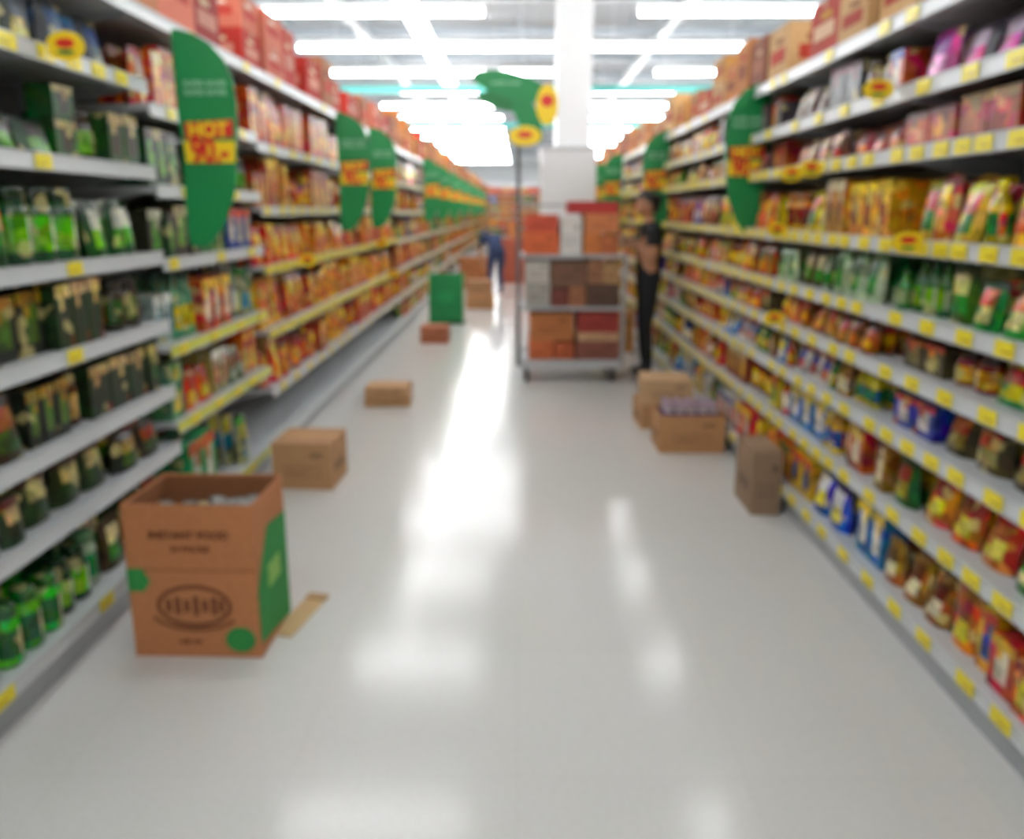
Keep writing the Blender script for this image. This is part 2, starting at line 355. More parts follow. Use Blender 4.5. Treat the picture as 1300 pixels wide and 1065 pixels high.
Rmid = lambda far: [
 dict(z=.15, k=['box', 'pouch'], p='colour', tags=.2), dict(z=.415, k=['box', 'pouch', 'jar'], p=R.choice(['mix', 'colour']), tags=.17),
 dict(z=.68, k=['pouch', 'box', 'bottle'], p=R.choice(['mix', 'colour', 'redwhite']), tags=.2), dict(z=.90, k=['pouch', 'box'], p=R.choice(['mix', 'yelorange', 'green']), tags=.2),
 dict(z=1.10, k=['bottle', 'pouch', 'box'], p=R.choice(['mix', 'colour', 'green']), tags=.17, rail='w'), dict(z=1.35, k=['pouch', 'jar', 'box'], p=R.choice(['yelorange', 'maroon', 'yelorange']) , tags=.15),
 dict(z=1.66, k=['box', 'jar', 'pouch'], p='mix' if far else 'maroon', tags=.15, rail='w'), dict(z=1.87, k=['jar', 'pouch', 'box'], p='mix' if far else 'grey', tags=.3),
 dict(z=2.12, k=['carton'], p='browno', tags=.5, gap=.36, hs=(.5, .95))]
YEND = 41
for i in range(3): bay(-1, -.6+1.3*i, .7+1.3*i, Lnear())
bay(-1, 3.3, 4.62, L2())
y = 4.62; i = 0
while y < YEND:
    bay(-1, y, y+1.3, L3() if i < 4 else L4()); y += 1.3; i += 1
for i in range(3): bay(1, -.9+1.3*i, .4+1.3*i, Rnear())
y = 3.0; i = 0
while y < YEND:
    bay(1, y, y+1.3, Rmid(i > 1)); y += 1.3; i += 1
for s in (-1, 1):
    par = empty('supermarket_shelving')
    SH[s].obj('shelf_frame', M_metal, par); TAG[s].obj('price_tags', M_sign, par)
    par = empty('shelf_groceries')
    for (ss, k), b in BLD.items():
        if ss == s: b.obj(KIND[k][2], KM[k], par, smooth=(k in ('jar', 'bottle', 'pouch')))
BLD = {}
b = MB(); par = empty('end_wall_shelving')
b.box(-6, 6, 46.0, 46.05, 0, 3.1, WHT)
for z in (.15, .6, 1.05, 1.5, 1.95, 2.4):
    b.box(-6, 6, 45.5, 46, z-.03, z, WHT)
    fill(0, 0, -5.9, 5.9, z, .42, ['box', 'carton'], R.choice(['redyel', 'mix', 'browno', 'orange']), .45, T=lambda a, d, z: (a, 45.5+d, z))
b.obj('shelf_frame', M_metal, par)
for (s, k), bb in BLD.items(): bb.obj('stock_' + KIND[k][2], KM[k], par)

# ------------------------------------------------------------ room
def slab(name, x0, x1, y0, y1, z0, z1, m):
    b = MB(); b.box(x0, x1, y0, y1, z0, z1, (1, 1, 1, 1)); return b.obj(name, m)
mf = bpy.data.materials.new('polished_vinyl_floor'); mf.use_nodes = True
nt = mf.node_tree; pb = nt.nodes['Principled BSDF']
tc = nt.nodes.new('ShaderNodeTexCoord'); br = nt.nodes.new('ShaderNodeTexBrick')
br.offset = 0; br.inputs['Scale'].default_value = 1; br.inputs['Brick Width'].default_value = .6; br.inputs['Row Height'].default_value = .6
br.inputs['Mortar Size'].default_value = .001
br.inputs['Color1'].default_value = lin('#e1e0dc'); br.inputs['Color2'].default_value = lin('#dfdeda'); br.inputs['Mortar'].default_value = lin('#d3d2cd')
no = nt.nodes.new('ShaderNodeTexNoise'); no.inputs['Scale'].default_value = 60; no.inputs['Detail'].default_value = 5
mx = nt.nodes.new('ShaderNodeMix'); mx.data_type = 'RGBA'; mx.blend_type = 'MULTIPLY'; mx.inputs[0].default_value = .2
cr = nt.nodes.new('ShaderNodeValToRGB'); cr.color_ramp.elements[0].color = (.8, .79, .77, 1); cr.color_ramp.elements[1].color = (1, 1, 1, 1)
cr.color_ramp.elements[0].position = .35; cr.color_ramp.elements[1].position = .6
nt.links.new(tc.outputs['Object'], br.inputs['Vector']); nt.links.new(tc.outputs['Object'], no.inputs['Vector'])
nt.links.new(no.outputs['Fac'], cr.inputs['Fac']); nt.links.new(br.outputs['Color'], mx.inputs[6]); nt.links.new(cr.outputs['Color'], mx.inputs[7])
nt.links.new(mx.outputs[2], pb.inputs['Base Color']); pb.inputs['Roughness'].default_value = .16
pb.inputs['Specular IOR Level'].default_value = .32
M_wall = mat('wall_paint', '#dfe3e3', .8, noise=.03)
M_ceil = mat('ceiling_paint', '#bcc1c5', .8, noise=.04)
slab('floor', -9, 9, -5, 48, -.1, 0, mf)
slab('ceiling', -9, 9, -5, 48, 4.8, 4.9, M_ceil)
slab('wall_left', -9.1, -9, -5, 48, 0, 4.8, M_wall); slab('wall_right', 9, 9.1, -5, 48, 0, 4.8, M_wall)
slab('wall_back', -9, 9, 48, 48.1, 0, 4.8, M_wall); slab('wall_front', -9, 9, -5.1, -5, 0, 4.8, M_wall)
b = MB(); cb = lin('#9aa2a8')
y = -4
while y < 47:
    b.box(-8.9, 8.9, y, y+.1, 4.45, 4.6, cb)
    for k in range(-8, 9, 2): b.box(k-.03, k+.03, y+.02, y+.08, 4.6, 4.8, cb)
    y += 2.35
for x in (-5, -2.6, 2.4, 5): b.box(x-.07, x+.07, -4.9, 47.9, 4.3, 4.44, lin('#b4babd'))
b.obj('ceiling_beams', M_metal)
b = MB()
for yy in (17.1, 24.1):
    b.box(-4, 4.2, yy, yy+.05, 3.82, 3.97, lin('#4fb5ad'))
    for x in (-3.5, 0, 3.5): b.cyl((x, yy+.025, 3.97), (x, yy+.025, 4.8), .008, cb)
b.obj('teal_hanging_fascia', M_sign)

# lights, plus a white duct with added glow
def emit_mat(nm, st):
    m = bpy.data.materials.new(nm); m.use_nodes = True
    pb = m.node_tree.nodes['Principled BSDF']; pb.inputs['Base Color'].default_value = (.9, .9, .9, 1)
    pb.inputs['Emission Color'].default_value = (.985, .99, 1, 1); pb.inputs['Emission Strength'].default_value = st
    return m
M_tube = emit_mat('fluorescent_tube', 38); M_duct = emit_mat('glowing_duct', 3.4)  # second material: white duct, its glare put in as emission
def fixture(x0, x1, y, z=4.0, along='x'):
    par = empty('fluorescent_light_or_duct', ((x0+x1)/2, y, z))
    L = (x1-x0)/2
    h = MB(); w = lin('#e8eaea')
    h.box(-L, L, -.07, .07, .05, .09, w)
    for sx in (-L, L-.03): h.box(sx, sx+.03, -.07, .07, -.04, .05, w)
    for sx in (-L*.7, L*.7): h.cyl((sx, 0, .09), (sx, 0, .8 if along == 'x' else .65), .006, w, 6)
    h.obj('housing', M_metal, par)
    t = MB()
    if along == 'x': t.cyl((-L+.03, 0, 0), (L-.03, 0, 0), .04, w, 12); t.obj('tube', M_tube, par)
    else: t.box(-L+.03, L-.03, -.13, .13, -.03, .048, w); t.obj('duct_strip', M_duct, par); par.rotation_euler = (0, 0, math.pi/2)  # lengthwise piece is a duct strip, no lamp; its glow is added
rows = [-2.8, 0.2, 3.2, 6.2, 8.8, 11.15, 13.45, 15.8, 18.2, 20.6, 23.2, 26, 29, 32, 35.5, 39, 43]
for y in rows:
    if y == 13.45: segs = [(-3.55, .68), (1.1, 3.8)]
    elif y == 15.8: segs = [(-3.7, .75), (2.55, 3.95)]
    elif y == 18.2: segs = [(-2.6, -.85), (1.5, 3.7)]
    else: segs = [(-3.42, -.44), (1.55, 4.55)]
    segs += [(-7.6, -4.8), (5.4, 8)]
    for a, c in segs: fixture(a, c, y)
for y in (9.9, 12.2, 14.5, 16.8, 19.1, 21.6, 24.6, 27.5, 30.5, 33.7):
    fixture(-1.5-1.13, -1.5+1.13, y, 4.15, 'y')  # white duct run along the aisle, made to glow for glare

# column
b = MB()
b.box(.41, .79, 9.0, 9.4, 2.12, 4.8, lin('#f0f1f2')); b.box(.25, .85, 8.92, 9.5, .12, 2.12, lin('#e6e7e8'))
b.box(.22, .88, 8.89, 9.53, 0, .12, lin('#9a9da0')); b.box(.23, .87, 8.9, 9.52, 2.1, 2.14, lin('#c8cacc'))
b.obj('structural_column', M_metal, bevel=.008)

# ------------------------------------------------------------ green signs
def textmesh(txt, size, ext=.0015):
    cu = bpy.data.curves.new('t', 'FONT'); cu.body = txt; cu.size = size; cu.extrude = ext; cu.align_x = 'CENTER'; cu.offset = size*.035
    o = bpy.data.objects.new('t', cu); sc.collection.objects.link(o)
    dg = bpy.context.evaluated_depsgraph_get(); dg.update()
    me = bpy.data.meshes.new_from_object(o.evaluated_get(dg))
    vs = [tuple(v.co) for v in me.vertices]; fs = [tuple(p.vertices) for p in me.polygons]
    bpy.data.objects.remove(o); return vs, fs
TXT = {}
def put_text(b, key, cx, z, y, c, sx=1):
    if key not in TXT: TXT[key] = textmesh(*key)
    vs, fs = TXT[key]
    b.add([(cx+v[0]*sx, y+v[2], z+v[1]) for v in vs], fs, c)
def extrude_outline(b, pts, y0, y1, c):
    n = len(pts)
    vs = [(p[0], y0, p[1]) for p in pts]+[(p[0], y1, p[1]) for p in pts]
    b.add(vs, [tuple(range(n)), tuple(range(2*n-1, n-1, -1))]+[(i, (i+1) % n, n+(i+1) % n, n+i) for i in range(n)], c)
GREEN = lin('#0f8544'); GR2 = lin('#0c7436'); RED = lin('#d8281e'); YL = lin('#f8d420')
def ell(cx, cz, rx, rz, n=24): return [(cx+rx*math.cos(2*math.pi*i/n), cz+rz*math.sin(2*math.pi*i/n)) for i in range(n)]
def blade_sign(cx, y, side, zb=1.30, H=.87, W=.245):
    b = MB(); s = -side            # aisle side bulges, shelf side nearly straight
    prof = [(0, .30), (.04, .48), (.12, .68), (.25, .86), (.36, .93), (.46, .95), (.58, 1.0), (.68, 1.0), (.78, .96), (.87, .84), (.94, .62), (.98, .38), (1, .12)]
    pts = [(s*W*(p-.5), H*t) for t, p in prof]
    back = [(1, .0), (.9, 0), (.6, .0), (.5, .04), (.4, .03), (.2, 0), (.06, 0), (.015, .03), (0, .1)]
    pts += [(s*W*(p-.5), H*t) for t, p in back]
    extrude_outline(b, pts, -.003, .003, GREEN)
    extrude_outline(b, [(-W*.42, H*.40), (W*.42, H*.40), (W*.44, H*.50), (-W*.44, H*.50)], -.006, -.0032, YL)
    extrude_outline(b, [(-W*.40, H*.505), (W*.42, H*.52), (W*.42, H*.60), (-W*.40, H*.585)], -.0062, -.0032, RED)
    put_text(b, ('90.-', .14), 0, H*.402, -.009, RED, .72)
    put_text(b, ('HOT', .08), 0, H*.522, -.010, YL, .95)
    put_text(b, ('SUPER SAVER', .03), 0, H*.75, -.005, lin('#8fc8a0')); put_text(b, ('SUPER SAVER', .03), 0, H*.71, -.005, lin('#8fc8a0'))
    b.cyl((-s*.05, .006, H*.5), (side*(abs((XF[side]-.012)-abs(cx))), .006, H*.5), .006, lin('#c8ccce'), 8)
    b.obj('green_aisle_price_sign', M_sign, loc=(cx, y, zb))
for y in (3.42, 6.15, 7.25, 11.3, 13.2, 15.6, 18.6, 22.5, 27): blade_sign({3.42: -1.29, 6.15: -1.24, 7.25: -1.2}.get(y, -1.2), y, -1)
for y in (4.72, 7.5, 10.4, 12.6, 15.2, 18.5, 23): blade_sign(1.31 if y < 5 else (1.26 if y < 8 else 1.2), y, 1)

# hanging promotional sign
b = MB()
def blade(cx, cz, L, W, ang, y0, c):
    pts = []
    for i in range(21):
        t = i/20; pts.append((L*(t-.5), .5*W*math.sin(math.pi*(t*.94+.03))**.6))
    for i in range(20, -1, -1):
        t = i/20; pts.append((L*(t-.5), -.5*W*math.sin(math.pi*(t*.94+.03))**.6))
    ca, sa = math.cos(ang), math.sin(ang)
    extrude_outline(b, [(cx+p[0]*ca-p[1]*sa, cz+p[0]*sa+p[1]*ca) for p in pts], y0, y0+.006, c)
blade(-.05, .47, .62, .2, math.radians(-14), 0, GREEN)
blade(-.10, .36, .44, .14, math.radians(-10), .02, GR2)
blade(.06, .26, .46, .17, math.radians(-62), .01, GREEN)
extrude_outline(b, ell(.22, .33, .085, .15), -.012, -.004, YL); extrude_outline(b, ell(.22, .36, .05, .045), -.015, -.0125, RED)
extrude_outline(b, ell(.05, .10, .13, .075), -.012, -.004, YL); extrude_outline(b, ell(.05, .11, .06, .025), -.015, -.0125, RED)
put_text(b, ('SUPER SAVER', .03), -.1, .48, -.002, lin('#8fc8a0'), 1.3)
b.cyl((-.18, .003, .52), (-.18, .003, 2.88), .003, lin('#c8ccce'), 6); b.cyl((.12, .003, .48), (.12, .003, 2.88), .003, lin('#c8ccce'), 6)
b.obj('hanging_promotion_sign', M_sign, loc=(0, 6.4, 1.92))

def wobbler(side, y, z, rx=.06, rz=.045):
    b = MB()
    extrude_outline(b, ell(0, 0, rx, rz), -.002, .002, YL); extrude_outline(b, ell(0, .008, rx*.5, rz*.32), -.0035, -.0022, RED)
    extrude_outline(b, ell(0, -.018, rx*.45, rz*.16), -.0035, -.0022, lin('#3a7a3a'))
    xx = side*(XF[side]-.014-rx)
    b.cyl((side*rx*.9, .0, 0), (side*(rx+.012), .0, 0), .004, lin('#d8d8d8'), 6)
    b.obj('yellow_shelf_wobbler', M_sign, loc=(xx, y, z))
for y, z in ((2.6, 1.95), (5.3, 1.13), (8.2, 1.12), (8.9, .76)): wobbler(-1, y, z)
for y, z in ((2.62, 1.35), (2.95, 1.87), (3.55, 1.63), (3.8, 1.62), (3.95, 1.36), (3.9, .93)): wobbler(1, y, z, .055, .036)

# ------------------------------------------------------------ cartons
def carton(name, loc, dims, col, rz=0, openi=False, marks=True, parent=None):
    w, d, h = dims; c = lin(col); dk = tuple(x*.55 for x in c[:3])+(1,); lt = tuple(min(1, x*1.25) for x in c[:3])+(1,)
    b = MB(); t = .006
    if not openi:
        b.box(-w/2, w/2, -d/2, d/2, 0, h-.004, c)
        b.box(-w/2, w/2, -d/2, -.0015, h-.004, h, c); b.box(-w/2, w/2, .0015, d/2, h-.004, h, c)
        b.box(-w/2-.0008, w/2+.0008, -.025, .025, h-.0005, h+.0008, lt)
        b.box(-w/2-.001, -w/2, -.025, .025, h-.07, h, lt); b.box(w/2, w/2+.001, -.025, .025, h-.07, h, lt)
    else:
        b.box(-w/2, w/2, -d/2, d/2, 0, t, c)
        b.box(-w/2, w/2, -d/2, -d/2+t, t, h, c); b.box(-w/2, w/2, d/2-t, d/2, t, h, c)
        b.box(-w/2, -w/2+t, -d/2+t, d/2-t, t, h, c); b.box(w/2-t, w/2, -d/2+t, d/2-t, t, h, c)
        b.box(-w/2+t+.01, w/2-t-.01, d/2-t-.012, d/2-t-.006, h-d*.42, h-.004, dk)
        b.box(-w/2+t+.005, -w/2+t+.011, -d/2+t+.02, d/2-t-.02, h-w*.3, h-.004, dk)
    if marks:
        e = .0008
        b.box(-w*.3, w*.3, -d/2-e, -d/2, h*.28, h*.5, dk); b.box(-w*.3+.006, w*.3-.006, -d/2-2*e, -d/2-e, h*.28+.006, h*.5-.006, c)
        for k in range(3): b.box(-w*.24, w*(.05+.07*k), -d/2-3*e, -d/2-2*e, h*(.32+.05*k), h*(.335+.05*k), dk)
        b.box(w*.15, w*.36, -d/2-e, -d/2, h*.68, h*.8, dk)
        for sx in (-1, 1):
            b.box(*(sorted((sx*w/2, sx*(w/2+e)))), -d*.3, d*.3, h*.3, h*.5, dk)
    o = b.obj(name, M_board, parent)
    o.location = loc; o.rotation_euler = (0, 0, rz)
    return o
BX, BY, BW, BD, BH = -1.058, 2.36+.155, .425, .31, .535
par = empty('open_cardboard_box', (BX, BY, 0), (0, 0, math.radians(-1)))
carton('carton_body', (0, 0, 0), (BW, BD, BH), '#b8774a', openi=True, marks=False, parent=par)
b = MB(); f = -BD/2; dk = lin('#6f3c20'); gg = lin('#2a8a40')
b.box(-BW/2, BW/2, f-.0012, f, BH*.575, BH*.585, lin('#8a5230'))
def ring(cx, cz, rx, rz, th, c, n=36, a0=0, a1=2*math.pi):
    vs = []; fs = []
    for i in range(n+1):
        a = a0+(a1-a0)*i/n
        for k in (0, th): vs.append((cx+(rx-k)*math.cos(a), f-.0015, cz+(rz-k)*math.sin(a)))
    for i in range(n): fs.append((2*i, 2*i+1, 2*i+3, 2*i+2))
    b.add(vs, fs, c)
ring(.0, .185, .125, .075, .014, dk); ring(.0, .165, .15, .07, .012, dk, a0=math.pi*1.1, a1=math.pi*1.85)
for i, (x, hh) in enumerate(((-.085, .05), (-.055, .07), (-.025, .05), (.005, .075), (.035, .05), (.065, .07), (.09, .05))):
    b.box(x-.009, x+.009, f-.0018, f-.0005, .185-hh*.45, .185+hh*.45, dk)
put_text(b, ('INSTANT FOOD', .036), .0, .42, f-.001, dk); put_text(b, ('24 PACKS', .030), .0, .375, f-.001, dk); put_text(b, ('KEEP DRY', .018), -.02, .05, f-.001, dk)
extrude_outline(b, ell(.145, .065, .05, .045), f-.002, f, gg)
extrude_outline(b, [(-BW/2, .235), (-BW/2+.05, .235), (-BW/2+.075, .27), (-BW/2+.05, .315), (-BW/2, .315)], f-.002, f, gg)
xr = BW/2
b.add([(xr+.0015, f, .05), (xr+.0015, -f, .0), (xr+.0015, -f, .40), (xr+.0015, f+.12, .42), (xr+.0015, f, .24)], [(0, 1, 2, 3, 4)], gg)
b.box(xr+.0015, xr+.003, -.05, .07, .2, .28, lin('#8fbf60'))
b.obj('printed_artwork', M_board, par)
b = MB(); I = lambda a, d, z: (a, d, z)
for i in range(6):
    for j in range(2):
        pl = (lin('#5a5450'), lin('#8f8f8a'), lin('#4a4a40'), lin('#a8a8a4'))
        item_pouch(b, I, -BW/2+.02+i*.063, -BD/2+.04+j*.12, .18+R.uniform(0, .04)+.012*i, .064, .1, .25, pl, 0)
b.box(-BW/2+.012, BW/2-.012, -BD/2+.012, BD/2-.02, .006, .18, lin('#5b3a26'))
b.obj('packed_sachets', M_foil, par, smooth=True)
b = MB(); b.box(-.04, .04, -.13, .13, 0.0, .006, lin('#c9a878')); b.box(-.04, .04, .131, .17, .0, .012, lin('#b89465'))
b.obj('loose_cardboard_strip', M_board, loc=(-.80, 2.62, 0), rot=(0, 0, math.radians(-12)))

carton('cardboard_carton', (-1.14, 4.13, 0), (.32, .31, .255), '#b88c62', math.radians(-3))
carton('cardboard_carton', (-1.0, 5.92, 0), (.34, .27, .075), '#b98e62', math.radians(4))
carton('cardboard_carton', (-1.0, 5.93, .077), (.32, .25, .07), '#c59a6e', math.radians(-2))
carton('cardboard_carton', (-.94, 8.85, 0), (.3, .26, .19), '#b06a4a', math.radians(-3))
carton('cardboard_carton', (-.58, 12.1, 0), (.42, .36, .22), '#b98a5e'); carton('cardboard_carton', (-.60, 12.1, .222), (.38, .34, .2), '#a87c55', .06)
for x, y, w, hh, col in ((-.85, 15.2, .5, .5, '#a8683c'), (-.1, 16.5, .5, .9, '#a5523a'), (.5, 14.8, .6, 1.1, '#b84a34'), (.1, 19.5, .7, 1.2, '#b5703c'), (.75, 18, .5, 1.4, '#c08a5c'), (.55, 11.2, .6, 1.15, '#c0482c')):
    k = 0; z = 0
    while z+.3 <= hh+.15:
        carton('cardboard_carton', (x+.01*(-1)**k, y, z), (w, .45, .299), col, .03*(-1)**k); z += .3; k += 1
# right side
carton('cardboard_carton', (1.065, 4.79, 0), (.40, .30, .235), '#bb8a5c', 0, openi=True)
b = MB()
for i in range(5):
    for j in range(3):
        lathe(b, I, .93+.068*i, 4.70+j*.075, .012, [(.03, 0), (.032, .18), (.032, .235), (.022, .25), (.024, .251), (.023, .285)], [lin('#d4ccc6'), lin('#6a3f78'), lin('#d4ccc6'), lin('#c8b8b0'), lin('#b8a0b0')], 10)
b.obj('boxed_jars', M_board, smooth=True)
carton('cardboard_carton', (1.0, 5.35, 0), (.34, .34, .17), '#b58a60', math.radians(2)); carton('cardboard_carton', (1.02, 5.36, .172), (.34, .34, .16), '#c8a47c', math.radians(-3))
carton('cardboard_carton', (1.205, 3.78, 0), (.14, .30, .32), '#94785e', 0)
carton('cardboard_carton', (1.06, 8.3, 0), (.3, .26, .42), '#c08a50', 0)

b = MB()
for x0, x1, y0, y1 in ((-.22, .22, -.16, -.15), (-.22, .22, .15, .16), (-.22, -.21, -.15, .15), (.21, .22, -.15, .15)): b.box(x0, x1, y0, y1, .03, .64, lin('#138446'))
b.box(-.21, .21, -.15, .15, .03, .48, GR2); b.box(-.23, .23, -.17, .17, 0, .03, lin('#0c5a2c')); b.box(-.23, .23, -.17, -.16, .62, .65, lin('#1a9a52'))
extrude_outline(b, ell(0, .35, .12, .08), -.163, -.1602, lin('#1c9450'))
b.obj('green_display_bin', M_sign, loc=(-.95, 10.45, 0))

# ------------------------------------------------------------ stock trolley
CX0, CX1, CY0, CY1 = .0, .89, 6.66, 7.28
par = empty('stock_trolley', (0, 0, 0))
st = lin('#9da1a4'); b = MB()
b.box(CX0, CX1, CY0, CY1, .15, .19, st); b.box(CX0-.01, CX1+.01, CY0-.01, CY0+.02, .13, .20, lin('#b6babc')); b.box(CX0-.01, CX1+.01, CY1-.02, CY1+.01, .13, .20, st)
tops = {(CX0, CY0): 2.1, (CX0, CY1): 2.1, (CX1, CY0): 1.1, (CX1, CY1): 1.5}
for (x, yy), tz in tops.items():
    b.cyl((x, yy, .15), (x, yy, tz), .018, lin('#5f6366') if x == CX0 else st)
for zz in (.45, .8, 1.15, 1.5, 1.85, 2.1):
    b.cyl((CX0, CY0, zz), (CX0, CY1, zz), .011, st)
for k in range(1, 5): b.cyl((CX0, CY0+k*(CY1-CY0)/5, .19), (CX0, CY0+k*(CY1-CY0)/5, 2.1), .005, st, 6)
for zz in (.64, 1.08):
    b.box(CX0, CX1, CY0, CY1, zz, zz+.012, st); b.cyl((CX0, CY0, zz), (CX1, CY0, zz), .012, lin('#b6babc')); b.cyl((CX1, CY0, zz), (CX1, CY1, zz), .012, st)
for zz in (1.3, 1.5): b.cyl((CX0, CY1, zz), (CX1, CY1, zz), .011, st)
b.obj('cage_frame', M_metal, par)
b = MB()
for x in (CX0+.07, CX1-.07):
    for yy in (CY0+.07, CY1-.07):
        b.cyl((x-.018, yy, .055), (x+.018, yy, .055), .055, lin('#2b2b2b'), 20); b.cyl((x-.021, yy, .055), (x+.021, yy, .055), .022, st, 12)
        b.box(x-.03, x-.024, yy-.02, yy+.02, .05, .15, st); b.box(x+.024, x+.03, yy-.02, yy+.02, .05, .15, st); b.box(x-.035, x+.035, yy-.04, yy+.04, .125, .15, st)
b.obj('casters', M_metal, par)
def cc(x0, x1, z0, z1, col): carton('carton', ((x0+x1)/2, CY0+.31, z0), (x1-x0, .54, z1-z0), col, 0, parent=par)
cc(.09, .30, .192, .36, '#c8683a'); cc(.31, .48, .192, .34, '#b85a34'); cc(.10, .47, .362, .60, '#b5703f'); cc(.50, .87, .192, .36, '#8c5444'); cc(.51, .86, .362, .43, '#c8a078'); cc(.51, .86, .432, .61, '#9c3830')
cc(.06, .27, .654, .86, '#a8a49c'); cc(.06, .26, .862, 1.04, '#c6c2ba'); cc(.28, .42, .654, .80, '#7a4038'); cc(.43, .57, .654, .82, '#a06848'); cc(.28, .57, .822, 1.03, '#7c5a46'); cc(.58, .86, .654, .85, '#5e4438'); cc(.585, .72, .852, 1.05, '#9a6c4e'); cc(.725, .86, .852, 1.02, '#b08a5c')
cc(.05, .34, 1.094, 1.28, '#d06436'); cc(.055, .33, 1.282, 1.42, '#c45038'); cc(.355, .53, 1.094, 1.40, '#d6d2cc'); cc(.55, .69, 1.094, 1.27, '#c9763c'); cc(.70, .84, 1.094, 1.25, '#b8683c'); cc(.555, .84, 1.272, 1.43, '#c87a4c')
b = MB(); b.box(.42, .84, CY0+.08, CY1-.12, 1.432, 1.445, lin('#a32a28'))
for a in ((.42, .84, CY0+.08, CY0+.09), (.42, .84, CY1-.13, CY1-.12), (.42, .43, CY0+.08, CY1-.12), (.83, .84, CY0+.08, CY1-.12)): b.box(*a, 1.445, 1.53, lin('#b03432'))
b.obj('red_crate', M_board, par)

# ------------------------------------------------------------ people
def skinned(name, pts, edges, radii, labels, mats, parent, root=0, sub=2):
    me = bpy.data.meshes.new(name); me.from_pydata(pts, edges, []); me.update()
    o = bpy.data.objects.new(name, me); sc.collection.objects.link(o)
    md = o.modifiers.new('skin', 'SKIN'); md.use_smooth_shade = True
    for i, v in enumerate(me.skin_vertices[0].data):
        r = radii[i]; v.radius = r if isinstance(r, tuple) else (r, r); v.use_root = (i == root)
    s = o.modifiers.new('sub', 'SUBSURF'); s.levels = sub; s.render_levels = sub
    dg = bpy.context.evaluated_depsgraph_get(); dg.update()
    nm = bpy.data.meshes.new_from_object(o.evaluated_get(dg)); bpy.data.objects.remove(o)
    no = bpy.data.objects.new(name, nm); sc.collection.objects.link(no); no.parent = parent
    nm.materials.clear()
    for m in mats: nm.materials.append(m)
    P3 = [Vector(p) for p in pts]
    for p in nm.polygons:
        p.use_smooth = True; c = p.center; best = 1e9; lab = 0
        for ei, (a, d) in enumerate(edges):
            ab = P3[d]-P3[a]; t = max(0, min(1, (c-P3[a]).dot(ab)/max(1e-9, ab.length_squared)))
            q = (c-(P3[a]+ab*t)).length
            if q < best: best = q; lab = labels[ei]
        p.material_index = lab
    return no
